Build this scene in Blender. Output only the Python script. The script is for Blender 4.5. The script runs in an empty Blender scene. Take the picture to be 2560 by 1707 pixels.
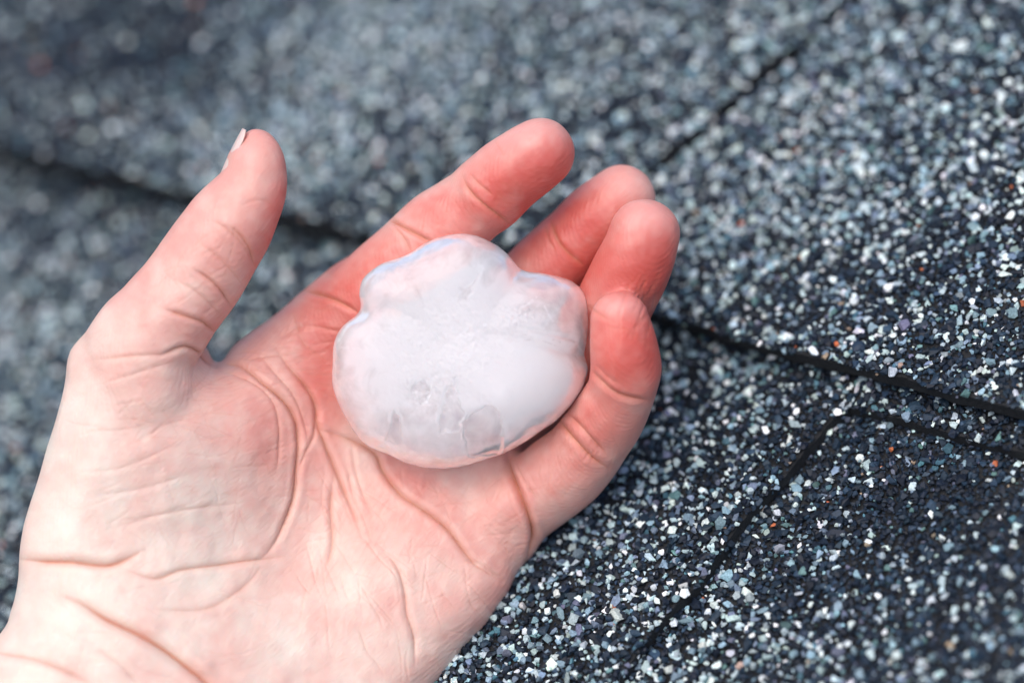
import bpy, bmesh, math
import numpy as np
from mathutils import Vector, Matrix

# ------------------------------------------------------------------ camera, world, sun, exposure
FOC = 100.0                      # lens, mm
WID = 0.218                      # width of the frame at the focus distance, m
D = FOC / 36.0 * WID             # focus distance, m
PX = WID / 2560.0                # one photo pixel at the focus distance
TILT = 0.92                      # depth gained per unit of picture distance on the roof
G = np.array([0.48, -0.876]) * TILT
FOCUS_SHIFT = -0.002
FSTOP = 3.7

def unit(v):
    v = np.asarray(v, float); return v / np.linalg.norm(v)

def cam_pt(u, v, w):
    """photo column, row and height above the focus plane (all in photo pixels) -> camera space"""
    u, v, w = np.broadcast_arrays(np.asarray(u, float), np.asarray(v, float), np.asarray(w, float))
    k = (D - w * PX) / D
    return np.stack([(u - 1280) * PX * k, -(v - 853.5) * PX * k, -(D - w * PX)], -1)

# roof plane in camera space
R0 = cam_pt(1500, 1500, 0)
N_C = unit([-G[0], -G[1], 1.0])
def roof_hit(u, v, off=0.0):
    d = cam_pt(u, v, 0)
    o = R0 + N_C * off
    t = (o @ N_C) / (d @ N_C)
    return d * np.asarray(t)[..., None]
e1 = unit(roof_hit(2400, 375 + .265 * 2400) - roof_hit(200, 375 + .265 * 200))   # along the course
e2 = unit(np.cross(N_C, e1))                                                    # up the slope
PITCH = math.radians(20)
UP = unit(N_C * math.cos(PITCH) + e2 * math.sin(PITCH))
XW = unit(e1 - UP * (e1 @ UP)); YW = np.cross(UP, XW)
C2W = np.stack([XW, YW, UP], 0)               # rows: world axes in camera space
ORG = R0 - UP * 0.30                         # world origin, below the roof
def to_world(p): return (np.asarray(p) - ORG) @ C2W.T
CAM_LOC = to_world(np.zeros(3))

scene = bpy.context.scene
cam_d = bpy.data.cameras.new('camera'); cam = bpy.data.objects.new('camera', cam_d)
scene.collection.objects.link(cam); scene.camera = cam
M = Matrix([list(C2W[i]) + [CAM_LOC[i]] for i in range(3)] + [[0, 0, 0, 1]])
cam.matrix_world = M
cam_d.lens = FOC; cam_d.sensor_width = 36; cam_d.clip_start = 0.01; cam_d.clip_end = 50
cam_d.dof.use_dof = True; cam_d.dof.focus_distance = D + FOCUS_SHIFT; cam_d.dof.aperture_fstop = FSTOP

SUN_C = unit([-0.42, 0.70, 1.0])              # towards the light, camera space
SUN_W = C2W @ SUN_C
elev = math.asin(SUN_W[2]); azim = math.atan2(SUN_W[0], SUN_W[1])
world = bpy.data.worlds.new('World'); scene.world = world; world.use_nodes = True
nt = world.node_tree
sky = nt.nodes.new('ShaderNodeTexSky'); sky.sky_type = 'NISHITA'; sky.sun_disc = False
sky.sun_elevation = elev; sky.sun_rotation = azim; sky.dust_density = 3.0; sky.air_density = 1.0
bg = nt.nodes['Background']; bg.inputs['Strength'].default_value = 0.15
nt.links.new(sky.outputs[0], bg.inputs[0])
sl = bpy.data.lights.new('sun', 'SUN'); sl.energy = 1.4; sl.angle = math.radians(75); sl.color = (1.0, 0.93, 0.86)
sun = bpy.data.objects.new('sun', sl); scene.collection.objects.link(sun)
sun.rotation_euler = Vector(SUN_W).to_track_quat('Z', 'Y').to_euler(); sun.location = Vector(CAM_LOC) + Vector(SUN_W)
scene.view_settings.view_transform = 'Standard'; scene.view_settings.look = 'None'
scene.view_settings.gamma = 1; scene.view_settings.exposure = 0.6
scene.view_settings.use_curve_mapping = False

rng = np.random.default_rng(7)

# ------------------------------------------------------------------ helpers
def link(name, mesh, mat=None, parent=None):
    o = bpy.data.objects.new(name, mesh); scene.collection.objects.link(o)
    if mat: mesh.materials.append(mat)
    if parent: o.parent = parent
    return o
def tag(o, label=None, cat=None, group=None, kind=None):
    if label: o['label'] = label
    if cat: o['category'] = cat
    if group: o['group'] = group
    if kind: o['kind'] = kind
    return o
def np_mesh(name, verts, faces, smooth=True):
    """faces: (n,k) array"""
    me = bpy.data.meshes.new(name); n, k = faces.shape
    me.vertices.add(len(verts)); me.vertices.foreach_set('co', np.asarray(verts, np.float32).ravel())
    me.loops.add(n * k); me.loops.foreach_set('vertex_index', faces.astype(np.int32).ravel())
    me.polygons.add(n); me.polygons.foreach_set('loop_start', np.arange(0, n * k, k, dtype=np.int32))
    me.polygons.foreach_set('use_smooth', np.full(n, smooth))
    me.update(calc_edges=True); me.validate(); return me
def catmull(P, n=10, closed=False):
    P = np.asarray(P, float); out = []
    m = len(P)
    rngi = range(m) if closed else range(m - 1)
    for i in rngi:
        if closed: a, b, c, d = P[i - 1], P[i], P[(i + 1) % m], P[(i + 2) % m]
        else: a, b, c, d = P[max(i - 1, 0)], P[i], P[i + 1], P[min(i + 2, m - 1)]
        for t in np.linspace(0, 1, n, endpoint=False):
            out.append(.5 * ((2 * b) + (-a + c) * t + (2 * a - 5 * b + 4 * c - d) * t * t + (-a + 3 * b - 3 * c + d) * t ** 3))
    if not closed: out.append(P[-1])
    return np.array(out)
def inside(poly, X, Y):
    poly = np.asarray(poly); r = np.zeros(np.shape(X), bool); j = len(poly) - 1
    for i in range(len(poly)):
        xi, yi = poly[i]; xj, yj = poly[j]
        if yi != yj:
            c = ((yi > Y) != (yj > Y)) & (X < (xj - xi) * (Y - yi) / (yj - yi) + xi)
            r ^= c
        j = i
    return r
def seg_dist(poly, X, Y, closed=True):
    best = np.full(np.shape(X), 1e9); n = len(poly)
    for i in range(n if closed else n - 1):
        a = poly[i]; b = poly[(i + 1) % n]; ab = b - a; L = ab @ ab + 1e-9
        t = np.clip(((X - a[0]) * ab[0] + (Y - a[1]) * ab[1]) / L, 0, 1)
        best = np.minimum(best, (X - a[0] - t * ab[0]) ** 2 + (Y - a[1] - t * ab[1]) ** 2)
    return np.sqrt(best)
def poly_sdf(poly, X, Y):            # positive inside
    d = seg_dist(poly, X, Y); return np.where(inside(poly, X, Y), d, -d)
def tps(ctrl, X, Y, reg=0.02):
    c = np.asarray(ctrl, float); S = 1000.0; P = c[:, :2] / S; n = len(P)
    def ph(r2): return 0.5 * r2 * np.log(r2 + 1e-9)
    K = ph(((P[:, None] - P[None]) ** 2).sum(-1)) + reg * np.eye(n) * .1
    Q = np.c_[np.ones(n), P]; A = np.block([[K, Q], [Q.T, np.zeros((3, 3))]])
    w = np.linalg.solve(A, np.r_[c[:, 2], 0, 0, 0])
    out = w[n] + w[n + 1] * X / S + w[n + 2] * Y / S
    for i in range(n): out = out + w[i] * ph((X / S - P[i, 0]) ** 2 + (Y / S - P[i, 1]) ** 2)
    return out
def vnoise(P, seed=0):
    """smooth value noise in 3D (or 2D), range about -1..1"""
    P = np.asarray(P, float)
    if P.shape[-1] == 2: P = np.concatenate([P, np.zeros(P.shape[:-1] + (1,))], -1)
    I = np.floor(P).astype(np.int64); F = P - I; F = F * F * (3 - 2 * F)
    def h(i, j, k):
        n = (i * 374761393 + j * 668265263 + k * 2147483647 + seed * 1274126177) & 0xffffffff
        n = ((n ^ (n >> 13)) * 1274126177) & 0xffffffff
        n = n ^ (n >> 16); return (n & 0xffff) / 32767.5 - 1
    out = 0
    for a in (0, 1):
        for b in (0, 1):
            for c in (0, 1):
                wt = (F[..., 0] if a else 1 - F[..., 0]) * (F[..., 1] if b else 1 - F[..., 1]) * (F[..., 2] if c else 1 - F[..., 2])
                out = out + wt * h(I[..., 0] + a, I[..., 1] + b, I[..., 2] + c)
    return out
def smin(a, b, k):
    h = np.clip(.5 + .5 * (b - a) / k, 0, 1); return b * (1 - h) + a * h - k * h * (1 - h)

def surface_nets(F, org, step):
    """zero surface of F (negative inside) as quads"""
    S = F < 0
    nx, ny, nz = F.shape
    corners = [(i, j, k) for i in (0, 1) for j in (0, 1) for k in (0, 1)]
    cnt = np.zeros((nx - 1, ny - 1, nz - 1), np.int8)
    for i, j, k in corners: cnt += S[i:nx - 1 + i, j:ny - 1 + j, k:nz - 1 + k]
    act = (cnt > 0) & (cnt < 8)
    idx = np.argwhere(act); ids = np.full(act.shape, -1, np.int32); ids[act] = np.arange(len(idx))
    V = {c: F[idx[:, 0] + c[0], idx[:, 1] + c[1], idx[:, 2] + c[2]] for c in corners}
    acc = np.zeros((len(idx), 3)); n = np.zeros(len(idx))
    for a in corners:
        for ax in range(3):
            if a[ax] == 0:
                b = list(a); b[ax] = 1; b = tuple(b)
                va, vb = V[a], V[b]; m = (va < 0) != (vb < 0)
                t = np.where(m, va / np.where(m, va - vb, 1), 0)
                p = np.array(a, float)[None].repeat(len(idx), 0); p[:, ax] += t
                acc += p * m[:, None]; n += m
    pos = (idx + acc / n[:, None]) * np.array(step) + np.array(org)
    quads = []
    for ax in range(3):
        o1, o2 = [(1, 2), (2, 0), (0, 1)][ax]
        sl0 = [slice(1, -1)] * 3; sl1 = [slice(1, -1)] * 3
        sl0[ax] = slice(0, -1); sl1[ax] = slice(1, None)
        A = S[tuple(sl0)]; B = S[tuple(sl1)]
        e = np.argwhere(A != B)
        base = e.copy(); base[:, [o1, o2]] += 1; 
        inn = A[tuple(e.T)]
        def cell(d1, d2):
            c = base.copy(); c[:, o1] -= d1; c[:, o2] -= d2; return ids[tuple(c.T)]
        q = np.stack([cell(0, 0), cell(1, 0), cell(1, 1), cell(0, 1)], 1)
        q[~inn] = q[~inn][:, ::-1]; quads.append(q)
    return pos, np.concatenate(quads)

# ------------------------------------------------------------------ node helpers
def new_mat(name):
    m = bpy.data.materials.new(name); m.use_nodes = True
    return m, m.node_tree, m.node_tree.nodes['Principled BSDF']
def N(t, kind, **kw):
    n = t.nodes.new('ShaderNode' + kind)
    for k, v in kw.items():
        if k.startswith('_'): setattr(n, k[1:], v)
        else: n.inputs[k.replace('__', ' ')].default_value = v
    return n

# ------------------------------------------------------------------ materials
def mat_granules():
    m, t, b = new_mat('mineral granules')
    a = N(t, 'Attribute', _attribute_name='tint')
    nz = N(t, 'TexNoise', Scale=2500.0, Detail=3.0)
    mx = N(t, 'Mix', _data_type='RGBA', _blend_type='MULTIPLY'); mx.inputs[0].default_value = 0.5
    cr = N(t, 'ValToRGB'); cr.color_ramp.elements[0].color = (.45, .45, .45, 1); cr.color_ramp.elements[1].color = (1.3, 1.3, 1.3, 1)
    cr.color_ramp.elements[0].position = .35; cr.color_ramp.elements[1].position = .65
    tc = N(t, 'TexCoord'); t.links.new(tc.outputs['Object'], nz.inputs['Vector'])
    t.links.new(nz.outputs[0], cr.inputs[0]); t.links.new(a.outputs['Color'], mx.inputs[6]); t.links.new(cr.outputs[0], mx.inputs[7])
    t.links.new(mx.outputs[2], b.inputs['Base Color'])
    b.inputs['Roughness'].default_value = .55; b.inputs['Specular IOR Level'].default_value = .3
    return m
def mat_asphalt():
    m, t, b = new_mat('asphalt mat')
    tc = N(t, 'TexCoord'); nz = N(t, 'TexNoise', Scale=900.0, Detail=5.0)
    t.links.new(tc.outputs['Object'], nz.inputs['Vector'])
    cr = N(t, 'ValToRGB'); cr.color_ramp.elements[0].color = (.002, .0025, .003, 1); cr.color_ramp.elements[1].color = (.012, .014, .018, 1)
    t.links.new(nz.outputs[0], cr.inputs[0]); t.links.new(cr.outputs[0], b.inputs['Base Color'])
    bp = N(t, 'Bump', Strength=.8, Distance=.0006); t.links.new(nz.outputs[0], bp.inputs['Height']); t.links.new(bp.outputs[0], b.inputs['Normal'])
    b.inputs['Roughness'].default_value = .8
    return m
def mat_skin():
    m, t, b = new_mat('skin')
    a = N(t, 'Attribute', _attribute_name='tint')
    tc = N(t, 'TexCoord')
    mo = N(t, 'TexNoise', Scale=70.0, Detail=6.0, Roughness=.6); t.links.new(tc.outputs['Object'], mo.inputs['Vector'])
    cr = N(t, 'ValToRGB'); cr.color_ramp.elements[0].color = (1.0, .88, .86, 1); cr.color_ramp.elements[1].color = (1.0, 1.06, 1.06, 1)
    cr.color_ramp.elements[0].position = .38; cr.color_ramp.elements[1].position = .62
    t.links.new(mo.outputs[0], cr.inputs[0])
    mx = N(t, 'Mix', _data_type='RGBA', _blend_type='MULTIPLY'); mx.inputs[0].default_value = .7
    t.links.new(a.outputs['Color'], mx.inputs[6]); t.links.new(cr.outputs[0], mx.inputs[7]); t.links.new(mx.outputs[2], b.inputs['Base Color'])
    b.inputs['Subsurface Weight'].default_value = .35
    b.inputs['Subsurface Radius'].default_value = (1.0, .35, .2); b.inputs['Subsurface Scale'].default_value = .0035
    b.inputs['Roughness'].default_value = .42; b.inputs['Specular IOR Level'].default_value = .4
    # fine skin relief: crossing line work and pores
    vo = N(t, 'TexVoronoi', _feature='DISTANCE_TO_EDGE', Scale=900.0)
    wn = N(t, 'TexNoise', Scale=260.0, Detail=4.0)
    wv = N(t, 'TexNoise', Scale=110.0, Detail=5.0, Roughness=.65, Distortion=1.2)
    mp = N(t, 'Mapping'); mp.inputs['Rotation'].default_value = (.4, .3, .9); mp.inputs['Scale'].default_value = (1, .35, 1)
    t.links.new(tc.outputs['Object'], mp.inputs['Vector']); t.links.new(mp.outputs[0], wv.inputs['Vector'])
    t.links.new(mp.outputs[0], vo.inputs['Vector']); t.links.new(tc.outputs['Object'], wn.inputs['Vector'])
    b1 = N(t, 'Bump', Strength=.11, Distance=.0009); t.links.new(wv.outputs[0], b1.inputs['Height'])
    b2 = N(t, 'Bump', Strength=.25, Distance=.0004); t.links.new(wn.outputs[0], b2.inputs['Height']); t.links.new(b1.outputs[0], b2.inputs['Normal'])
    b3 = N(t, 'Bump', Strength=.3, Distance=.0003); t.links.new(vo.outputs[0], b3.inputs['Height']); t.links.new(b2.outputs[0], b3.inputs['Normal'])
    wr = N(t, 'TexWave', Scale=560.0, Distortion=9.0, Detail=2.0); wr.inputs['Detail Scale'].default_value = .12
    t.links.new(mp.outputs[0], wr.inputs['Vector'])
    b4 = N(t, 'Bump', Strength=.12, Distance=.00025); t.links.new(wr.outputs[1], b4.inputs['Height']); t.links.new(b3.outputs[0], b4.inputs['Normal'])
    t.links.new(b4.outputs[0], b.inputs['Normal'])
    return m
def mat_nail():
    m, t, b = new_mat('nail')
    b.inputs['Base Color'].default_value = (.66, .50, .45, 1); b.inputs['Roughness'].default_value = .3
    b.inputs['Subsurface Weight'].default_value = .3; b.inputs['Subsurface Scale'].default_value = .001
    return m
def mat_ice():
    m, t, b = new_mat('hail ice')
    tc = N(t, 'TexCoord')
    a = N(t, 'Attribute', _attribute_name='cloud')
    nz = N(t, 'TexNoise', Scale=140.0, Detail=6.0, Roughness=.6, Distortion=.6); t.links.new(tc.outputs['Object'], nz.inputs['Vector'])
    ad = N(t, 'Math', _operation='MULTIPLY_ADD'); ad.inputs[1].default_value = .9
    t.links.new(nz.outputs[0], ad.inputs[0]); t.links.new(a.outputs['Fac'], ad.inputs[2])
    mr = N(t, 'MapRange'); mr.inputs['From Min'].default_value = .35; mr.inputs['From Max'].default_value = 1.15
    t.links.new(ad.outputs[0], mr.inputs['Value'])
    cr = N(t, 'ValToRGB'); cr.color_ramp.elements[0].color = (.98, .93, .97, 1); cr.color_ramp.elements[1].color = (.96, .96, .99, 1)
    t.links.new(mr.outputs[0], cr.inputs[0]); t.links.new(cr.outputs[0], b.inputs['Base Color'])
    b.inputs['Subsurface Weight'].default_value = 1.0
    b.inputs['Subsurface Radius'].default_value = (1, 1, 1); b.inputs['Subsurface Scale'].default_value = .03
    b.inputs['IOR'].default_value = 1.31; b.inputs['Roughness'].default_value = .13
    tr = N(t, 'MapRange'); tr.inputs['From Min'].default_value = 0; tr.inputs['From Max'].default_value = .8
    tr.inputs['To Min'].default_value = .85; tr.inputs['To Max'].default_value = .45
    t.links.new(mr.outputs[0], tr.inputs['Value']); t.links.new(tr.outputs[0], b.inputs['Transmission Weight'])
    n2 = N(t, 'TexNoise', Scale=420.0, Detail=5.0, Roughness=.7); t.links.new(tc.outputs['Object'], n2.inputs['Vector'])
    b1 = N(t, 'Bump', Strength=.15, Distance=.001); t.links.new(nz.outputs[0], b1.inputs['Height'])
    b2 = N(t, 'Bump', Strength=.22, Distance=.0005); t.links.new(n2.outputs[0], b2.inputs['Height']); t.links.new(b1.outputs[0], b2.inputs['Normal'])
    t.links.new(b2.outputs[0], b.inputs['Normal'])
    return m
MG, MA, MS, MN, MI = mat_granules(), mat_asphalt(), mat_skin(), mat_nail(), mat_ice()

# ------------------------------------------------------------------ the roof
def roof_st(u, v):
    p = roof_hit(np.asarray(u, float), np.asarray(v, float)) - R0
    return np.stack([p @ e1, p @ e2], -1)
def roof_cam(s, t, h): return R0 + np.multiply.outer(s, e1) + np.multiply.outer(t, e2) + np.multiply.outer(h, N_C)
def st_to_px(s, t):
    p = roof_cam(s, t, np.zeros(len(s))); k = -D / p[:, 2]
    return p[:, 0] * k / PX + 1280, 853.5 - p[:, 1] * k / PX

roof = bpy.data.objects.new('shingle_roof', None); scene.collection.objects.link(roof)
roof.location = to_world(R0)
tag(roof, 'dark asphalt shingle roof speckled with black, grey and white mineral granules under the hand', 'roof')
RL = to_world(R0)

# chip templates
tmpl = []
for i in range(48):
    bm = bmesh.new(); k = rng.integers(11, 17)
    for _ in range(k):
        p = unit(rng.normal(size=3)) * rng.uniform(.8, 1.1); bm.verts.new(p)
    r = bmesh.ops.convex_hull(bm, input=bm.verts)
    for v in [g for g in bm.verts if not g.link_faces]: bm.verts.remove(v)
    bm.verts.index_update(); bmesh.ops.triangulate(bm, faces=bm.faces)
    tmpl.append((np.array([v.co[:] for v in bm.verts]), np.array([[v.index for v in f.verts] for f in bm.faces]))); bm.free()

def light_frac(u, v):
    """share of pale granules, a blend that varies over the shingles"""
    g = lambda x, y, sx, sy, a=0: np.exp(-(((u - x) * math.cos(a) + (v - y) * math.sin(a)) / sx) ** 2 - ((-(u - x) * math.sin(a) + (v - y) * math.cos(a)) / sy) ** 2)
    f = .29 + .05 * vnoise(np.stack([u / 160, v / 160], -1), 3)
    f += .30 * g(850, 330, 480, 160, -.72) + .16 * g(1250, 60, 300, 200) + .10 * g(620, 480, 200, 80)
    f -= .20 * g(300, 160, 420, 260)
    f += .17 * g(1950, 480, 520, 380) - .02
    f -= .25 * g(2330, 1230, 380, 210) 
    f += .12 * g(1450, 1400, 400, 260, -.6) + .08 * g(1900, 1620, 300, 80)
    f -= .10 * g(200, 600, 300, 120) - .12 * g(100, 950, 200, 300)
    f -= .08 * g(2480, 1560, 200, 150)
    return np.clip(f, .07, .7)

PAL = [  # colour, share inside its class
    ('dark', (.005, .010, .020), .48), ('dark', (.009, .020, .036), .30), ('dark', (.018, .037, .062), .22),
    ('pale', (.38, .47, .48), .38), ('pale', (.20, .30, .35), .24), ('pale', (.64, .71, .69), .21), ('pale', (.14, .19, .25), .17)]
ODD = [(.42, .12, .05), (.06, .14, .18), (.10, .11, .16), (.09, .17, .17), (.30, .22, .16)]

def granules(shingle, poly, base_h, seed, density=1.0, tilt=0.0, edge=.002):
    """stone chips pressed into one shingle"""
    r = np.random.default_rng(seed)
    lo, hi = poly.min(0), poly.max(0); sp = .00094 / math.sqrt(density)
    gx, gy = np.meshgrid(np.arange(lo[0], hi[0], sp), np.arange(lo[1], hi[1], sp), indexing='ij')
    s = gx.ravel() + r.uniform(-.6, .6, gx.size) * sp; t = gy.ravel() + r.uniform(-.6, .6, gx.size) * sp
    m = inside(poly, s, t); s, t = s[m], t[m]
    u, v = st_to_px(s, t)
    m = (u > -560) & (u < 3260) & (v > -460) & (v < 2160); s, t, u, v = s[m], t[m], u[m], v[m]
    # nothing of the roof right behind the palm is ever seen
    m = ~inside(np.array([(300, 1000), (650, 1000), (1000, 850), (1200, 1000), (1150, 1250), (950, 1500), (700, 1707), (250, 1707)]), u, v)
    s, t, u, v = s[m], t[m], u[m], v[m]
    drop = np.zeros(len(s))
    sd = []                                          # chips stuck on the cut edge and hanging over it
    a = poly; b = np.roll(poly, -1, 0); L = np.linalg.norm(b - a, axis=1); k = np.maximum(1, (L / .0006).astype(int)) 
    ea = np.repeat(a, k, 0) + np.repeat(b - a, k, 0) * r.random(k.sum())[:, None]
    eu, ev = st_to_px(ea[:, 0], ea[:, 1]); m = (eu > -500) & (eu < 3200) & (ev > -200) & (ev < 1900) & (vnoise(ea / .006, seed + 9) > .05); ea = ea[m] + r.normal(0, .00022, (m.sum(), 2)); eu, ev = eu[m], ev[m]
    s, t, u, v = np.r_[s, ea[:, 0]], np.r_[t, ea[:, 1]], np.r_[u, eu], np.r_[v, ev]; drop = np.r_[drop, r.uniform(0, edge, len(ea)) * r.random(len(ea))]
    n = len(s)
    lf = light_frac(u, v); pale = r.random(n) < lf
    # pale chips cluster a little
    size = np.exp(r.normal(0, .38, n)) * .00061 * np.where(pale, 1.08, .96); size = np.clip(size, .0002, .00125)
    col = np.zeros((n, 3))
    for cls, sel in (('dark', ~pale), ('pale', pale)):
        opts = [(c, w) for k, c, w in PAL if k == cls]; ii = np.where(sel)[0]
        pick = r.choice(len(opts), len(ii), p=[w for _, w in opts]); col[ii] = np.array([c for c, _ in opts])[pick]
    odd = r.random(n); 
    ii = np.where(odd < .05)[0]; pk = r.choice(5, len(ii), p=[.04, .30, .30, .30, .06]); col[ii] = np.array(ODD)[pk]
    col *= np.exp(r.normal(0, .25, (n, 1))) * (1 + r.normal(0, .035, (n, 3)))
    bump = .0003 * (1 + vnoise(np.stack([s / .004, t / .004], -1), seed)) + .0004 * (1 + vnoise(np.stack([s / .02, t / .02], -1), seed + 5))
    h = base_h - drop + tilt * s + bump + size * r.uniform(-.2, .6, n)
    P = to_world(roof_cam(s, t, h)) - RL
    # random rotations
    q = r.normal(size=(n, 4)); q /= np.linalg.norm(q, axis=1)[:, None]
    w_, x, y, z = q.T
    Rm = np.stack([1 - 2 * (y * y + z * z), 2 * (x * y - z * w_), 2 * (x * z + y * w_), 2 * (x * y + z * w_), 1 - 2 * (x * x + z * z), 2 * (y * z - x * w_),
                   2 * (x * z - y * w_), 2 * (y * z + x * w_), 1 - 2 * (x * x + y * y)], -1).reshape(n, 3, 3)
    nw = C2W @ N_C
    sc = np.exp(r.normal(0, .22, (n, 3)))
    VV, FF, CC = [], [], []; off = 0
    which = r.integers(0, len(tmpl), n)
    for k, (tv, tf) in enumerate(tmpl):
        ii = np.where(which == k)[0]
        if not len(ii): continue
        q_ = tv[None] * (sc[ii] * size[ii, None])[:, None, :]
        q_ = np.einsum('nij,nkj->nki', Rm[ii], q_)
        q_ -= .35 * (q_ @ nw)[..., None] * nw               # pressed flatter
        VV.append((q_ + P[ii][:, None]).reshape(-1, 3))
        FF.append((tf[None] + (np.arange(len(ii)) * len(tv))[:, None, None] + off).reshape(-1, 3)); off += len(ii) * len(tv)
        CC.append(np.repeat(col[ii], len(tv), 0))
    V = np.concatenate(VV); F = np.concatenate(FF); C = np.clip(np.concatenate(CC), 0, .9)
    me = np_mesh('granules', V, F, False)
    at = me.attributes.new('tint', 'FLOAT_COLOR', 'POINT'); at.data.foreach_set('color', np.c_[C, np.ones(len(C))].astype(np.float32).ravel())
    o = link('granules', me, MG, shingle); tag(o, kind='stuff'); return o

def slab(poly_px, top, thick, seed, density=1.0, st=None, grain=True, tilt=0.0, edge=.002):
    """one shingle layer: outline in photo pixels on the roof plane -> extruded slab with a torn edge"""
    P = roof_st(*np.array(poly_px, float).T) if st is None else np.array(st, float)
    Q = []
    for i in range(len(P)):
        a, b = P[i], P[(i + 1) % len(P)]; L = np.linalg.norm(b - a); k = max(1, int(L / .0012)); nrm = np.array([-(b - a)[1], (b - a)[0]]) / L
        for j in range(k):
            p = a + (b - a) * j / k
            Q.append(p + nrm * (.00035 * vnoise(np.array([p / .0022]), seed)[0] + .0005 * vnoise(np.array([p / .014]), seed + 1)[0]))
    Q = np.array(Q)
    area = .5 * np.sum(Q[:, 0] * np.roll(Q[:, 1], -1) - np.roll(Q[:, 0], -1) * Q[:, 1])
    if area < 0: Q = Q[::-1]
    bm = bmesh.new(); n = len(Q)
    T = to_world(roof_cam(Q[:, 0], Q[:, 1], top + tilt * Q[:, 0])) - RL
    c = Q.mean(0); Bo = to_world(roof_cam(Q[:, 0], Q[:, 1], top - thick + tilt * Q[:, 0])) - RL
    tv = [bm.verts.new(p) for p in T]; bv = [bm.verts.new(p) for p in Bo]
    bm.faces.new(tv); bm.faces.new(bv[::-1])
    for i in range(n): bm.faces.new((tv[i], bv[i], bv[(i + 1) % n], tv[(i + 1) % n]))
    bmesh.ops.recalc_face_normals(bm, faces=bm.faces)
    bmesh.ops.triangulate(bm, faces=[f for f in bm.faces if len(f.verts) > 4])
    me = bpy.data.meshes.new('shingle'); bm.to_mesh(me); bm.free()
    o = link('shingle', me, MA, roof)
    if grain: granules(o, Q, top, seed, density, tilt, edge)
    return o

E = lambda u: 375 + .265 * u                       # the lower edge of the upper course, photo rows
# lower course: raised layer with a tooth cut away on the right, and the layer showing in the cut
cut = [(3300, 1330), (2560, 1132), (2403, 1092), (2248, 1050), (2175, 1032), (2118, 1018), (2066, 1068), (1988, 1158), (1845, 1322), (1752, 1447), (1628, 1583), (1560, 1680), (1380, 1960)]
low = [(-400, E(-400) - 60), (3300, E(3300) - 60)] + cut + [(900, 2400), (-400, 2400)]
s1 = slab(low, 0.0, .0032, 11, edge=.0030); s1['label'] = 'raised layer of the lower course, left of the diagonal step'
s2 = slab([(1300, 950), (3400, 1000), (3400, 2500), (1100, 2500)], -.0036, .003, 12); s2['label'] = 'recessed darker layer of the lower course in the lower right'
# upper course, four pieces parted by narrow slots
UT = .0070
slotR = [(1361, 736), (1655, 471), (1730, 403), (1821, 320), (1902, 238), (1988, 172), (2051, 105), (2160, 10), (2500, -320)]
slotR = [(x + 8 + (736 - y) * .045, y) for x, y in slotR]
slotW = 18
sA = slab([(x + slotW, y) for x, y in [(1361, 736)]] + [(x + slotW, y + 6) for x, y in slotR[1:]] + [(3400, -300), (3300, E(3300) + 16), (2560, E(2560) + 16), (2000, E(2000) + 20), (1375, E(1375) + 14)], UT, .0036, 13)
sA['label'] = 'upper course tab right of the diagonal slot'
sB = slab([(x - slotW * .5, y - 4) for x, y in slotR][::-1] + [(1340, E(1340) + 14), (900, E(900) + 24), (450, E(450) + 46), (0, E(0) + 62), (-500, E(-500) + 80), (-400, 545), (0, 150), (150, -10), (500, -360)], UT - .0002, .0070, 14, tilt=-.036)
sB['label'] = 'wide upper course tab behind the thumb and index finger'
sC = slab([(-420, 520), (-20, 130), (125, -15), (460, -360), (-700, -360), (-700, 520)], UT + .0012, .0042, 15, tilt=-.036)
sC['label'] = 'pale tab in the upper left corner'
# the rest of the roof around it, further than the chips are laid
deck_m, dt, db = new_mat('distant granules')
tcd = N(dt, 'TexCoord'); vd = N(dt, 'TexVoronoi', Scale=800.0); dt.links.new(tcd.outputs['Object'], vd.inputs['Vector'])
sp_ = N(dt, 'SeparateColor'); dt.links.new(vd.outputs['Color'], sp_.inputs[0]); rd_ = N(dt, 'ValToRGB'); rd_.color_ramp.interpolation = 'CONSTANT'
rd_.color_ramp.elements[0].color = (.007, .014, .026, 1); rd_.color_ramp.elements[1].position = .45; rd_.color_ramp.elements[1].color = (.018, .036, .06, 1)
for p_, c_ in ((.70, (.18, .28, .34, 1)), (.82, (.35, .45, .47, 1)), (.93, (.60, .68, .66, 1))): rd_.color_ramp.elements.new(p_).color = c_
dt.links.new(sp_.outputs[0], rd_.inputs[0]); dt.links.new(rd_.outputs[0], db.inputs['Base Color']); db.inputs['Roughness'].default_value = .6
bd_ = N(dt, 'Bump', Strength=1.0, Distance=.0008); dt.links.new(vd.outputs['Distance'], bd_.inputs['Height']); dt.links.new(bd_.outputs[0], db.inputs['Normal'])
bmd = bmesh.new(); dv = []
for hh in (-.0075, -.0120):
    dv.append([bmd.verts.new(p) for p in to_world(roof_cam(np.array([-.7, .7, .7, -.7]), np.array([-.7, -.7, .7, .7]), np.full(4, hh))) - RL])
bmd.faces.new(dv[0]); bmd.faces.new(dv[1][::-1])
for i_ in range(4): bmd.faces.new((dv[0][i_], dv[1][i_], dv[1][(i_ + 1) % 4], dv[0][(i_ + 1) % 4]))
bmesh.ops.recalc_face_normals(bmd, faces=bmd.faces); dm_ = bpy.data.meshes.new('roof_deck'); bmd.to_mesh(dm_); bmd.free(); link('roof_deck', dm_, deck_m, roof)
# the layer under the upper course, seen in the slots and under the edge
s3 = slab([(-500, E(-500) - 14), (3300, E(3300) - 16), (3400, -600), (-600, -600)], UT - .0060, .0008, 16, grain=False)
s3['label'] = 'underlying black layer seen in the slots of the upper course'

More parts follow.
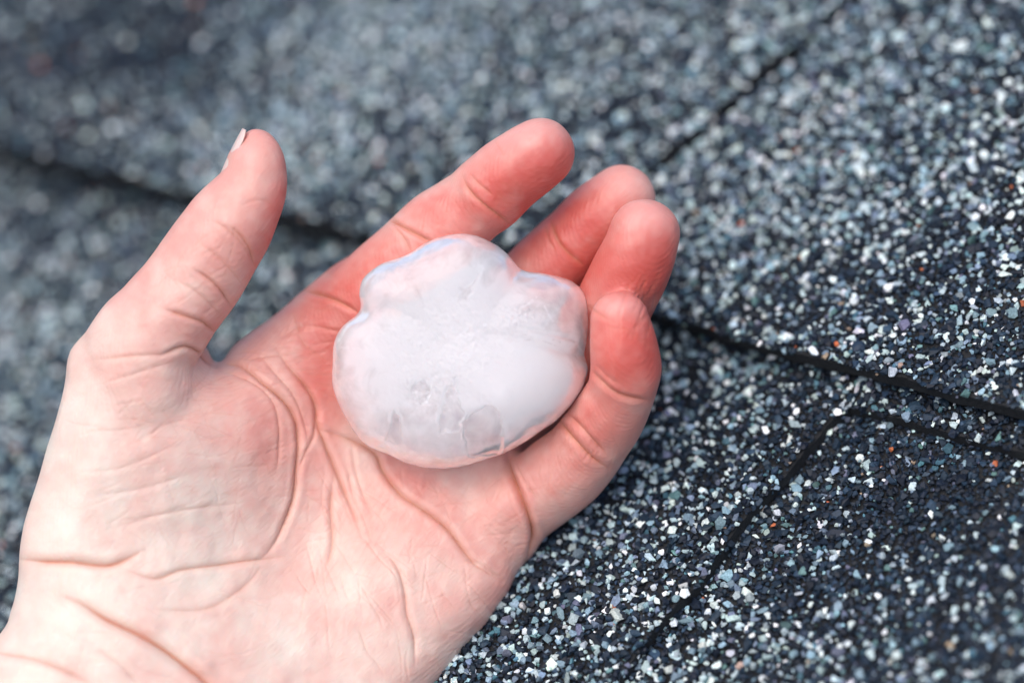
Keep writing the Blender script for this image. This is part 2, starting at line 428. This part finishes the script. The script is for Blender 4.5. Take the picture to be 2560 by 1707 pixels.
# ------------------------------------------------------------------ the hand
U0, V0, W0 = -420, 250, -440
SU, SV, SW = 6, 6, 7
us = np.arange(U0, 1760, SU); vs = np.arange(V0, 2130, SV); ws = np.arange(W0, 470, SW)
XX, YY = np.meshgrid(us, vs, indexing='ij')
palm_poly = catmull([(542, 905), (588, 860), (675, 795), (762, 724), (862, 648), (960, 600), (1080, 600), (1200, 700), (1290, 860), (1330, 1000), (1300, 1120),
    (1330, 1230), (1345, 1330), (1334, 1380), (1300, 1418), (1268, 1480), (1219, 1556), (1154, 1633), (1098, 1707), (1030, 1800), (930, 1960), (820, 2200),
    (-500, 2200), (-360, 1960), (-120, 1720), (0, 1584), (27, 1524), (44, 1448), (49, 1371), (65, 1284), (98, 1186), (136, 1056), (160, 958), (166, 903), (185, 862), (240, 830), (400, 800), (500, 850)], 6, True)
d = poly_sdf(palm_poly, XX, YY)
front = tps([(850, 950, -95), (950, 850, -100), (1100, 900, -115), (1000, 700, -120), (800, 780, -95), (1200, 1120, -95), (1290, 1250, -60), (1150, 1350, -20),
    (1000, 1450, 35), (1050, 1600, 55), (930, 1250, -40), (820, 1250, -45), (600, 900, -50), (690, 960, -30), (740, 1100, -30), (620, 1060, 40), (600, 1200, 60), (450, 1060, 105),
    (300, 1000, 115), (300, 1200, 150), (560, 1330, 80), (180, 1150, 150), (100, 1400, 175), (260, 1410, 170), (450, 1460, 150), (640, 1480, 90), (300, 1600, 230), (800, 1600, 95), (760,1400,10),
    (600, 1640, 165), (880, 1480, 60), (100, 1750, 270), (600, 1950, 230), (0, 1950, 300), (1050, 1800, 80), (1250, 1400, -30)], XX, YY)
H = tps([(1000, 700, 95), (600, 850, 85), (850, 950, 115), (1250, 1250, 95), (1200, 1450, 95), (1050, 1650, 110), (400, 1100, 150), (200, 1200, 140), (100, 1450, 150), (500, 1600, 150), (300, 2100, 170), (900, 2100, 130), (1100, 900, 100)], XX, YY)
H = np.clip(H, 80, 180)
dd = np.minimum(d, H); h2 = np.where(d > 0, H * H - (H - dd) ** 2, 2 * H * d)
zc = front - H
palm = (((ws[None, None, :] - zc[..., None]) ** 2 - h2[..., None]) / (2 * H[..., None])).astype(np.float32)

def tube(st, n=14):
    st = catmull(st, n); F = np.full(palm.shape, 400, np.float32)
    lo = st.min(0); hi = st.max(0); R = st[:, 3].max() + 60
    a0, a1 = np.searchsorted(us, [lo[0] - R, hi[0] + R]); b0, b1 = np.searchsorted(vs, [lo[1] - R, hi[1] + R]); c0, c1 = np.searchsorted(ws, [lo[2] - R, hi[2] + R])
    X = us[a0:a1, None, None].astype(np.float32); Y = vs[None, b0:b1, None].astype(np.float32); Z = ws[None, None, c0:c1].astype(np.float32)
    best = np.full((a1 - a0, b1 - b0, c1 - c0), 400, np.float32)
    for x, y, z, r in st: np.minimum(best, np.sqrt((X - x) ** 2 + (Y - y) ** 2 + (Z - z) ** 2) - r, out=best)
    F[a0:a1, b0:b1, c0:c1] = best; return F
def axis(o, dr, rows):
    dr = unit(dr); nn = np.array([-dr[1], dr[0]])
    return [(o[0] + dr[0] * t + nn[0] * q, o[1] + dr[1] * t + nn[1] * q, w, r) for t, q, w, r in rows]
# the normal (-dr.y, dr.x) for dr=(-.79,.61) is (-.61,-.79): the upper left side
INDEX = axis((1350, 383), (-.79, .61), [(0, 0, 10, 88), (45, 3, 8, 93), (95, 5, -2, 96), (160, 0, -22, 98), (205, -2, -42, 94), (250, -2, -52, 99), (310, -3, -66, 105), (370, -3, -78, 104), (415, -4, -90, 101), (470, -10, -104, 104), (560, -18, -135, 105), (680, -22, -180, 100)])
MIDDLE = [(1556, 499, -125, 85), (1522, 525, -125, 89), (1479, 556, -130, 90), (1440, 596, -140, 88), (1403, 632, -155, 91), (1345, 692, -175, 94), (1260, 780, -205, 96), (1150, 880, -220, 96)]
RING = [(1611, 588, 32, 90), (1598, 630, 26, 94), (1578, 675, 5, 98), (1553, 725, -32, 98), (1525, 780, -78, 96), (1480, 860, -140, 92), (1400, 940, -185, 94), (1260, 1040, -220, 98)]
PINKY = [(1550, 800, 112, 73), (1557, 840, 112, 80), (1562, 885, 104, 87), (1564, 930, 86, 89), (1551, 985, 52, 86), (1528, 1030, 18, 91), (1492, 1085, -25, 93), (1452, 1140, -65, 98), (1400, 1185, -95, 103), (1330, 1240, -120, 104), (1250, 1290, -130, 104)]
THUMB = [(645, 370, 38, 47), (643, 392, 40, 62), (641, 415, 42, 73), (637, 450, 42, 81), (626, 482, 42, 89), (604, 518, 42, 99), (574, 562, 38, 111), (540, 614, 32, 117), (503, 672, 25, 121), (455, 738, 20, 122), (405, 805, 20, 128), (345, 885, 10, 140), (345, 985, -5, 150)]
NAILBED = [(634, 352, 36, 27), (618, 380, 36, 37), (607, 410, 36, 43), (604, 440, 36, 46)]
fing = tube(INDEX)
for f in (MIDDLE, RING, PINKY): fing = smin(fing, tube(f), 3)
F = smin(palm, fing, 26)
thumb = smin(tube(THUMB), tube(NAILBED), 10)
F = smin(F, thumb, 22)
F[0] = F[-1] = 50; F[:, 0] = F[:, -1] = 50; F[:, :, 0] = F[:, :, -1] = 50
# light blur of the field
for ax in range(3):
    for _ in range(2): F = (np.roll(F, 1, ax) + 2 * F + np.roll(F, -1, ax)) / 4
pos, quads = surface_nets(F, (U0, V0, W0), (SU, SV, SW))
# one subdivision
me = np_mesh('tmp', pos, quads)
o = link('tmp', me); md = o.modifiers.new('s', 'SUBSURF'); md.levels = 1
dg = bpy.context.evaluated_depsgraph_get(); ev = o.evaluated_get(dg); m2 = ev.to_mesh()
nv = len(m2.vertices); co = np.empty(nv * 3, np.float32); m2.vertices.foreach_get('co', co); co = co.reshape(-1, 3).astype(float)
fc = np.empty(len(m2.loops), np.int32); m2.loops.foreach_get('vertex_index', fc); fc = fc.reshape(-1, 4)
no = np.empty(nv * 3, np.float32); m2.vertices.foreach_get('normal', no); no = no.reshape(-1, 3).astype(float)
ev.to_mesh_clear(); bpy.data.objects.remove(o); bpy.data.meshes.remove(me)

# creases: (points, depth px, half width px, colour weight[, w range])
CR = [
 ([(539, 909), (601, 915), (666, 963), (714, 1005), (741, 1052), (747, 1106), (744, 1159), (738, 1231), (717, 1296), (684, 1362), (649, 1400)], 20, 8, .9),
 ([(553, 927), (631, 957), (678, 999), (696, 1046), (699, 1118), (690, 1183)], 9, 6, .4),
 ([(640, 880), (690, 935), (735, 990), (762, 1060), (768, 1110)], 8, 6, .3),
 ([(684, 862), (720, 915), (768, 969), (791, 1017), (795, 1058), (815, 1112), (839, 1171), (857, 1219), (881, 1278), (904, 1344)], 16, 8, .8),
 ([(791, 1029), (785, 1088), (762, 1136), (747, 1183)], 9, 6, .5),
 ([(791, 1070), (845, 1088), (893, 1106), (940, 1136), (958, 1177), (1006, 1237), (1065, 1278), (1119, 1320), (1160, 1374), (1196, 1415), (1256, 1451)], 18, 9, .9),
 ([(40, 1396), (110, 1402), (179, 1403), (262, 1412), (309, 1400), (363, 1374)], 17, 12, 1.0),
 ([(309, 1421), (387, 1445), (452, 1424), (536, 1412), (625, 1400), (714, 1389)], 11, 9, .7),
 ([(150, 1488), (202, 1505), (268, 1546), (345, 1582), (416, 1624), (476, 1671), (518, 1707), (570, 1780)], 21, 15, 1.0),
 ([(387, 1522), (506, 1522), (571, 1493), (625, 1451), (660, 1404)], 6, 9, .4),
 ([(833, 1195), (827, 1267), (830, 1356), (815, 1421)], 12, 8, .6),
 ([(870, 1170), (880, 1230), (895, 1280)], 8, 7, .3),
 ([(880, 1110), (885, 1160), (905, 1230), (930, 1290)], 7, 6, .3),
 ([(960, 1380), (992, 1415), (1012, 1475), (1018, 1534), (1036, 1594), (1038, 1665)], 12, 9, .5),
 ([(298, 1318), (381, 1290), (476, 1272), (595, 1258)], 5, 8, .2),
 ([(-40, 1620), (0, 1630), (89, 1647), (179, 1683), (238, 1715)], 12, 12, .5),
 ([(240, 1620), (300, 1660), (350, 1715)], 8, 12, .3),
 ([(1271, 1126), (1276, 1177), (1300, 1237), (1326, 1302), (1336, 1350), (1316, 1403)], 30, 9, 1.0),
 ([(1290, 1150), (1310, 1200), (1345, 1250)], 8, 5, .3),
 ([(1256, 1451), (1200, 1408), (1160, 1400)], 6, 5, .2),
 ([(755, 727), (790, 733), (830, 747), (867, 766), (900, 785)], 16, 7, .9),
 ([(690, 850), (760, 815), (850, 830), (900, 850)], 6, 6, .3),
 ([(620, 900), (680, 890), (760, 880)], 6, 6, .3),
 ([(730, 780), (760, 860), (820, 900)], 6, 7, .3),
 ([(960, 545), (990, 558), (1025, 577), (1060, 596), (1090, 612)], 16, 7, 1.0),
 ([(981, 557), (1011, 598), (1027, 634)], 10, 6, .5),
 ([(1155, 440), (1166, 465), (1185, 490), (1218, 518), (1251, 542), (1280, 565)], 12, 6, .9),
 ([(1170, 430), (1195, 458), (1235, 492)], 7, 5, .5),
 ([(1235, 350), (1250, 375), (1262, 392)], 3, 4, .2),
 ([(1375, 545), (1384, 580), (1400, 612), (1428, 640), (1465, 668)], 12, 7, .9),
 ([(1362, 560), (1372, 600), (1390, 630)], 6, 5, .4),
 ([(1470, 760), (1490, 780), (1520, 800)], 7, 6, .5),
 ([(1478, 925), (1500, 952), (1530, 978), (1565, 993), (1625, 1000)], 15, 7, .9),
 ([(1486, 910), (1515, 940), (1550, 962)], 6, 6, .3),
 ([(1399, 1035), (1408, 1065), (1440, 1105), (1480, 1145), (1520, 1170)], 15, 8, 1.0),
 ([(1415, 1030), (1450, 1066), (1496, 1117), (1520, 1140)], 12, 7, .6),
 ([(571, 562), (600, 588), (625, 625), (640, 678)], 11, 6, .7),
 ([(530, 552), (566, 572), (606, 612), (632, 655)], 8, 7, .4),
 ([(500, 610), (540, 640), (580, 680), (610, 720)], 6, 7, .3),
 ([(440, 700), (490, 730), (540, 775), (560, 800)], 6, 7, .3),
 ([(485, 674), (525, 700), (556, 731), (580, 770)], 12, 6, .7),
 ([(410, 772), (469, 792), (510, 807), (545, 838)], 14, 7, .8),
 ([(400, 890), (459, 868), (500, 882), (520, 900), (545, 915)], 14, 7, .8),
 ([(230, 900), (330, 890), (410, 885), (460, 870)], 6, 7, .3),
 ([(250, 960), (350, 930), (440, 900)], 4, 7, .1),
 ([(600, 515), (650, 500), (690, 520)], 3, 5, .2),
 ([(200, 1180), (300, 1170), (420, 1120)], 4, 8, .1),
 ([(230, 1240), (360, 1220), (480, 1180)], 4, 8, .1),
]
r2 = np.random.default_rng(5)
def flow(cx, cy, ang, L, dep, wd, c=.1, bend=.15):
    a = ang; pts = [(cx, cy)]
    for _ in range(4):
        a += r2.normal(0, bend); pts.append((pts[-1][0] + math.cos(a) * L / 4, pts[-1][1] + math.sin(a) * L / 4))
    return (pts, dep, wd, c)
FINE = []
def region(n, poly, ang, spread, L, dep, c=.12):
    poly = np.array(poly); lo, hi = poly.min(0), poly.max(0)
    while n:
        x, y = r2.uniform(lo, hi)
        if inside(poly, np.array([x]), np.array([y]))[0]:
            FINE.append(flow(x, y, ang + r2.normal(0, spread), L * r2.uniform(.5, 1.4), dep * r2.uniform(.5, 1.2), r2.uniform(2.6, 4.2), c)); n -= 1
region(40, [(150, 1000), (640, 950), (690, 1250), (200, 1350)], -.25, .25, 150, 1.8, .15)
region(18, [(150, 1000), (640, 950), (690, 1250), (200, 1350)], 1.25, .3, 120, 1.2)
region(40, [(760, 1100), (1250, 1450), (1100, 1650), (700, 1500)], 1.1, .3, 120, 2.4, .2)
region(30, [(760, 1100), (1250, 1450), (1100, 1650), (700, 1500)], -.3, .4, 70, 1.6, .15)
region(20, [(950, 1150), (1280, 1200), (1300, 1400), (1150, 1380)], -.6, .5, 90, 1.8)
region(18, [(950, 1150), (1280, 1200), (1300, 1400), (1150, 1380)], 1.0, .3, 80, 1.6)
region(24, [(560, 900), (760, 740), (860, 830), (760, 1000)], -.2, .35, 110, 2.2, .2)
region(16, [(420, 640), (620, 620), (560, 820), (330, 800)], -.85, .14, 100, 2.0, .15)
region(4, [(420, 640), (620, 620), (560, 820), (330, 800)], .75, .25, 60, 1.4, .15)
region(14, [(1420, 1040), (1560, 1060), (1540, 1170), (1450, 1130)], 1.9, .2, 70, 2.0, .15)
region(14, [(1290, 1160), (1400, 1080), (1460, 1180), (1380, 1290)], 1.9, .3, 70, 1.8, .15)
region(16, [(1560, 680), (1660, 650), (1640, 760), (1540, 780)], 1.85, .12, 100, 2.6, .2)
region(14, [(1200, 430), (1340, 420), (1320, 520), (1240, 540)], 1.2, .3, 60, 1.8, .15)
region(10, [(950, 560), (1150, 470), (1230, 560), (1080, 640)], 1.0, .3, 70, 1.8, .12)
region(20, [(100, 1450), (600, 1450), (700, 1700), (50, 1700)], .3, .3, 150, 2.0, .05)
region(12, [(1490, 780), (1620, 780), (1620, 840), (1490, 840)], .35, .12, 80, 2.0, .2)

fr = np.clip((no[:, 2] + .05) / .3, 0, 1)
fi = np.where(fr > 0)[0]; px_, py_ = co[fi, 0], co[fi, 1]
disp = np.zeros(nv); redc = np.zeros(nv)
for cr in CR + FINE:
    pts, dep, wd, cw = cr[:4]; wd = wd * .68; dep = dep * (.62 if dep > 24 else .55 if dep > 11 else .45)
    C = catmull(pts, 6); seg = np.r_[0, np.cumsum(np.linalg.norm(np.diff(C, axis=0), axis=1))]; tot = seg[-1]
    Rr = wd * 5; lo, hi = C.min(0) - Rr, C.max(0) + Rr
    k = np.where((px_ > lo[0]) & (px_ < hi[0]) & (py_ > lo[1]) & (py_ < hi[1]))[0]
    if not len(k): continue
    X, Y = px_[k], py_[k]; best = np.full(len(k), 1e9); par = np.zeros(len(k))
    for i in range(len(C) - 1):
        a, b = C[i], C[i + 1]; ab = b - a; L = ab @ ab + 1e-9
        t = np.clip(((X - a[0]) * ab[0] + (Y - a[1]) * ab[1]) / L, 0, 1)
        q = (X - a[0] - t * ab[0]) ** 2 + (Y - a[1] - t * ab[1]) ** 2
        mm = q < best; best[mm] = q[mm]; par[mm] = (seg[i] + t[mm] * (seg[i + 1] - seg[i])) / tot
    dist = np.sqrt(best); taper = np.clip(np.minimum(par, 1 - par) * 4.5, .12, 1) ** .8
    v_ = -dep * (.55 * np.exp(-(dist / (.5 * wd)) ** 1.3) + .5 * np.exp(-(dist / (1.5 * wd)) ** 2)) + .12 * dep * np.exp(-((dist - 3. * wd) / (1.4 * wd)) ** 2)
    disp[fi[k]] += v_ * taper * fr[fi[k]]
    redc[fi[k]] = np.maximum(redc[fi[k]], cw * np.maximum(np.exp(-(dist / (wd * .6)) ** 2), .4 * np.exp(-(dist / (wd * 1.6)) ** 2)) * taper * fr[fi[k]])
# soft folds and lumps of flesh
disp += 3.0 * vnoise(co / 70, 1) + 1.6 * vnoise(co / 32, 2) * fr
co += no * disp[:, None]

# skin tint
X, Y = co[:, 0], co[:, 1]
def gs(x, y, sx, sy, a=0.):
    return np.exp(-(((X - x) * math.cos(a) + (Y - y) * math.sin(a)) / sx) ** 2 - ((-(X - x) * math.sin(a) + (Y - y) * math.cos(a)) / sy) ** 2)
pale = np.array([.70, .575, .49]); pink = np.array([.64, .31, .26]); red = np.array([.56, .095, .075]); tan = np.array([.66, .36, .22]); white = np.array([.80, .68, .58])
pk = np.clip(1.0 / (1 + np.exp(-((X * .62 - (Y - 850) * .62) - 150) / 150)), 0, 1) * .92     # flush grows from wrist to fingers
hollow = gs(420, 1170, 170, 150); pale = pale * (1 - np.array([.10, .04, .03]) * hollow[:, None])
pk = np.maximum(pk, .9 * gs(640, 520, 75, 170, .3)); pk = np.maximum(pk, .4 * gs(560, 1680, 300, 110)); pk = np.maximum(pk, .35 * gs(640, 1000, 120, 220, .3)); pk = np.maximum(pk, .5 * gs(470, 850, 170, 110)); pk = np.maximum(pk, .3 * gs(1090, 1300, 140, 120))
rd = 1.0 * gs(1330, 445, 115, 78, -.75) + .5 * gs(1385, 400, 60, 90, .6) + .4 * gs(1210, 470, 50, 60) + .55 * gs(1110, 520, 60, 45) + .7 * gs(1470, 540, 80, 60, -.75) + .6 * gs(1400, 650, 100, 80) \
   + 1.1 * gs(1625, 700, 80, 100) + .5 * gs(1660, 640, 40, 90) + 1.1 * gs(1572, 880, 80, 85) + .4 * gs(1630, 900, 40, 90) + .25 * gs(1500, 700, 60, 120) + .3 * gs(850, 800, 160, 90, -.6) + .35 * gs(800, 950, 50, 120) + .45 * gs(1540, 640, 170, 190) + .3 * gs(1480, 1020, 110, 160) + .34 * gs(1200, 540, 300, 120, -.65) + .2 * gs(1000, 700, 160, 160) + .18 * gs(760, 900, 170, 200) + .25 * gs(1330, 1210, 90, 90) + .42 * gs(708, 480, 34, 120, .1) + .4 * gs(672, 600, 34, 130, .35) + .16 * gs(620, 580, 80, 150, .4) + .2 * gs(500, 840, 90, 60) + .5 * gs(1330, 560, 120, 40, -.7) + .3 * gs(1450, 1060, 80, 80) + .25 * gs(660, 1090, 40, 90) + .35 * gs(880, 700, 120, 60, -.6) + .35 * gs(1020,1190,120,40,.7)
rd *= 1 + .28 * vnoise(np.c_[X / 40, Y / 40], 9) + .22 * vnoise(np.c_[X / 15, Y / 15], 10)
wt = .75 * gs(1330, 330, 110, 42, -.2) + .8 * gs(1612, 540, 80, 45) + .8 * gs(1548, 760, 60, 34) + .6 * gs(1540, 455, 90, 34) + .5 * gs(620, 370, 30, 50)
mot = .20 * vnoise(np.c_[X / 90, Y / 90], 21) + .14 * vnoise(np.c_[X / 30, Y / 30], 22) + .06 * vnoise(np.c_[X / 12, Y / 12], 23)
pk = np.clip(pk + mot, 0, 1)[:, None]; rd = (1.0 * (1 - np.exp(-1.9 * np.clip(rd, 0, 3) ** 1.25)))[:, None]; wt = np.clip(wt, 0, 1)[:, None] * .55
col = pale * (1 - pk) + pink * pk
col = col * (1 - rd) + red * rd
col = col * (1 - wt) + np.array([.76, .42, .38]) * wt
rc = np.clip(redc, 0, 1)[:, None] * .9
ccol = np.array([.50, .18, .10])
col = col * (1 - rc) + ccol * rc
hand = bpy.data.objects.new('hand', None); bpy.data.objects.remove(hand)
HL = to_world(cam_pt(900, 1100, -200))
Wp = to_world(cam_pt(co[:, 0], co[:, 1], co[:, 2])) - HL
me = np_mesh('hand', Wp, fc)
at = me.attributes.new('tint', 'FLOAT_COLOR', 'POINT'); at.data.foreach_set('color', np.c_[col, np.ones(nv)].astype(np.float32).ravel())
hand = link('hand', me, MS); hand.location = HL
tag(hand, 'open bare left hand, palm up with reddened fingertips curled around the hailstone', 'hand')

def nail(c, along, outward, length, width, radius, thick=6):
    """curved plate lying on the back of a fingertip; all in photo pixel units"""
    al = unit(along); ou = unit(np.array(outward) - al * (np.array(outward) @ al)); sd = np.cross(al, ou)
    nu, nv_ = 14, 10; V = []
    for layer in (0, 1):
        for i in range(nu):
            for j in range(nv_):
                a = (i / (nu - 1) - .5) * 2; b = j / (nv_ - 1)
                hw = width * math.sqrt(max(0, 1 - (max(0, b - .72) / .28) ** 2 * .6)) * (.9 + .1 * b)
                th = a * hw / radius
                rr = radius + layer * thick - 1
                V.append(np.array(c) + ou * (rr * math.cos(th) - 10 * (b - .4) ** 2) + sd * rr * math.sin(th) + al * (b - .3) * length)
    V = np.array(V); Fq = []
    g = lambda l, i, j: l * nu * nv_ + i * nv_ + j
    for i in range(nu - 1):
        for j in range(nv_ - 1):
            Fq.append([g(1, i, j), g(1, i + 1, j), g(1, i + 1, j + 1), g(1, i, j + 1)]); Fq.append([g(0, i, j + 1), g(0, i + 1, j + 1), g(0, i + 1, j), g(0, i, j)])
    for i in range(nu - 1):
        Fq.append([g(0, i, 0), g(0, i + 1, 0), g(1, i + 1, 0), g(1, i, 0)]); Fq.append([g(1, i, nv_ - 1), g(1, i + 1, nv_ - 1), g(0, i + 1, nv_ - 1), g(0, i, nv_ - 1)])
    for j in range(nv_ - 1):
        Fq.append([g(0, 0, j + 1), g(0, 0, j), g(1, 0, j), g(1, 0, j + 1)]); Fq.append([g(0, nu - 1, j), g(0, nu - 1, j + 1), g(1, nu - 1, j + 1), g(1, nu - 1, j)])
    Wn = to_world(cam_pt(V[:, 0], V[:, 1], V[:, 2])) - HL
    return link('fingernail', np_mesh('fingernail', Wn, np.array(Fq)), MN, hand)
nail((620, 428, 36), (.42, -.905, 0), (-.86, -.41, .14), 130, 36, 59.5, 3)

# ------------------------------------------------------------------ the hailstone
ice_out = catmull(np.array([(1070, 536), (1120, 550), (1165, 578), (1200, 618), (1250, 628), (1305, 645), (1338, 672), (1351, 720), (1348, 780), (1342, 815), (1350, 850), (1335, 900), (1290, 955), (1235, 992),
    (1170, 1035), (1100, 1060), (1010, 1078), (940, 1066), (885, 1042), (835, 1020), (802, 978), (780, 930), (765, 880), (760, 820), (768, 780), (790, 745), (825, 715), (827, 675), (838, 640), (875, 610), (930, 590), (980, 556), (1020, 540)]) * 1.08844, 6, True)
iu = np.arange(790, 1510, 5); iv = np.arange(550, 1210, 5); iw = np.arange(-160, 230, 5)
X, Y = np.meshgrid(iu, iv, indexing='ij')
d = poly_sdf(ice_out, X, Y)
Hh = 98.0
dd = np.minimum(d, 130.0) / 130.0
h2 = np.where(d > 0, (1 - (1 - dd) ** 2) * Hh * Hh, 2 * Hh * Hh / 130 * d)
fz = tps([(1160, 880, 45), (900, 900, 22), (1000, 700, 48), (1160, 640, 52), (1400, 760, 18), (1400, 950, 28), (1150, 1120, 15), (960, 1050, 15), (1250, 1000, 50), (1050, 830, 40)], X, Y)
ice = ((iw[None, None] - fz[..., None]) ** 2 - h2[..., None]) / (2 * Hh)
ice[0] = ice[-1] = 20; ice[:, 0] = ice[:, -1] = 20; ice[:, :, 0] = ice[:, :, -1] = 20
pi_, qi = surface_nets(ice, (790, 550, -160), (5, 5, 5))
me = np_mesh('tmp', pi_, qi); o = link('tmp', me); md = o.modifiers.new('s', 'SUBSURF'); md.levels = 1
dg = bpy.context.evaluated_depsgraph_get(); ev = o.evaluated_get(dg); m2 = ev.to_mesh()
n_ = len(m2.vertices); c3 = np.empty(n_ * 3, np.float32); m2.vertices.foreach_get('co', c3); c3 = c3.reshape(-1, 3).astype(float)
f3 = np.empty(len(m2.loops), np.int32); m2.loops.foreach_get('vertex_index', f3); f3 = f3.reshape(-1, 4)
n3 = np.empty(n_ * 3, np.float32); m2.vertices.foreach_get('normal', n3); n3 = n3.reshape(-1, 3).astype(float)
ev.to_mesh_clear(); bpy.data.objects.remove(o); bpy.data.meshes.remove(me)
X, Y = c3[:, 0], c3[:, 1]; ff = np.clip(n3[:, 2] * 2, 0, 1)
di = 5 * vnoise(c3 / 90, 31) + 1.8 * vnoise(c3 / 38, 32) + .5 * vnoise(c3 / 14, 33)
clear = np.zeros(len(c3))
# valleys between the lobes, and chipped hollows with a sharp upper rim
def groove(pts, dep, wd):
    C = catmull(pts, 8); q = seg_dist(C, X, Y, False); return -dep * np.exp(-(q / wd) ** 1.5) * ff
di += groove([(900, 780), (960, 770), (1040, 800), (1110, 860)], 9, 22) + groove([(1305, 672), (1260, 740), (1220, 800)], 8, 22) + groove([(1465, 890), (1380, 870), (1280, 840), (1220, 835)], 9, 12)
di += groove([(960, 1115), (1000, 1060), (1060, 1010)], 6, 20) + groove([(1020, 660), (1060, 720), (1100, 790)], 5, 18) + groove([(1300, 820), (1360, 830), (1440, 850)], 6, 6)
def chip(rim, below, dep, soft):
    """hollow bounded above by a crisp ragged rim, fading out below"""
    rim = np.array(rim, float); poly = np.r_[catmull(rim, 6), catmull(np.array(below, float), 6)]
    dq = poly_sdf(poly, X + 4 * vnoise(np.c_[X / 12, Y / 12], 41), Y + 4 * vnoise(np.c_[X / 12, Y / 12], 42))
    up = seg_dist(catmull(rim, 6), X, Y, False)
    global clear
    clear = clear + .24 * np.clip(dq / 8, 0, 1) * np.exp(-(up / (soft * 1.1)) ** 1.5) * ff - .5 * np.exp(-((dq + 3) / 4) ** 2) * np.exp(-(up / 10) ** 2) * ff
    return -dep * np.clip(dq / 4, 0, 1) * np.exp(-(up / soft) ** 1.2) * ff
di += chip([(1150, 1060), (1175, 1035), (1225, 1012), (1250, 1035), (1262, 1075)], [(1250, 1140), (1170, 1140)], 16, 55)
di += chip([(1095, 1045), (1110, 985), (1140, 940), (1147, 990), (1165, 1040)], [(1150, 1080), (1100, 1080)], 13, 45)
di += chip([(1020, 975), (1035, 955), (1070, 945), (1080, 975), (1070, 1000)], [(1050, 1015), (1020, 1000)], 9, 40)
di += chip([(975, 1045), (985, 1020), (1000, 1045)], [(1010, 1110), (960, 1110)], 7, 50)
di += chip([(1150, 720), (1180, 705), (1200, 670), (1192, 700), (1180, 730)], [(1170, 760), (1140, 750)], 8, 30)
rough = np.exp(-((X - 1130) / 130) ** 2 - ((Y - 860) / 120) ** 2) + np.exp(-((X - 1055) / 40) ** 2 - ((Y - 975) / 40) ** 2) + np.exp(-((X - 1300) / 60) ** 2 - ((Y - 800) / 40) ** 2)
di += 3.0 * rough * vnoise(c3 / 8, 34) * ff + 2.4 * rough * vnoise(c3 / 4, 35) * ff
c3 += n3 * di[:, None]
cloud = .33 + .45 * np.exp(-((X - 1150) / 230) ** 2 - ((Y - 820) / 150) ** 2) + .5 * np.exp(-((X - 1330) / 130) ** 2 - ((Y - 960) / 110) ** 2) + .2 * np.exp(-((X - 940) / 80) ** 2 - ((Y - 880) / 120) ** 2) \
   - .25 * np.exp(-((X - 1385) / 80) ** 2 - ((Y - 770) / 80) ** 2) - .2 * np.exp(-((X - 1210) / 60) ** 2 - ((Y - 1090) / 60) ** 2)
cloud = cloud - clear + .35 * rough * np.clip(vnoise(c3 / 9, 51), 0, 1) + .5 * np.clip(vnoise(c3 / 6, 52) - .55, 0, 1) * 2 * rough + .12 * vnoise(c3 / 30, 53)
for pts in ([(1270, 838), (1310, 836), (1370, 846), (1400, 856)], [(1300, 852), (1345, 850), (1395, 866)], [(1238, 862), (1262, 876)]):     # clear hairline cracks
    cloud = cloud - .3 * np.exp(-(seg_dist(catmull(pts, 6), X, Y, False) / 3.0) ** 2) * ff * np.clip(.6 + vnoise(c3 / 9, 55), 0, 1)
for pts in ([(1305, 768), (1322, 758), (1342, 742)], [(1360, 760), (1368, 780), (1385, 810)], [(945, 925), (990, 920)], [(960, 948), (995, 944)], [(1440, 860), (1462, 885)], [(840, 870), (872, 868)]):     # white ones
    cloud = cloud + .3 * np.exp(-(seg_dist(catmull(pts, 6), X, Y, False) / 2.5) ** 2) * ff * np.clip(.6 + vnoise(c3 / 8, 54), 0, 1)
IL = to_world(cam_pt(1160, 880, -110))
me = np_mesh('hailstone', to_world(cam_pt(c3[:, 0], c3[:, 1], c3[:, 2])) - IL, f3)
at = me.attributes.new('cloud', 'FLOAT', 'POINT'); at.data.foreach_set('value', np.clip(cloud, -.3, 1.2).astype(np.float32))
hail = link('hailstone', me, MI); hail.location = IL
tag(hail, 'large lumpy translucent white hailstone lying in the palm', 'hailstone')
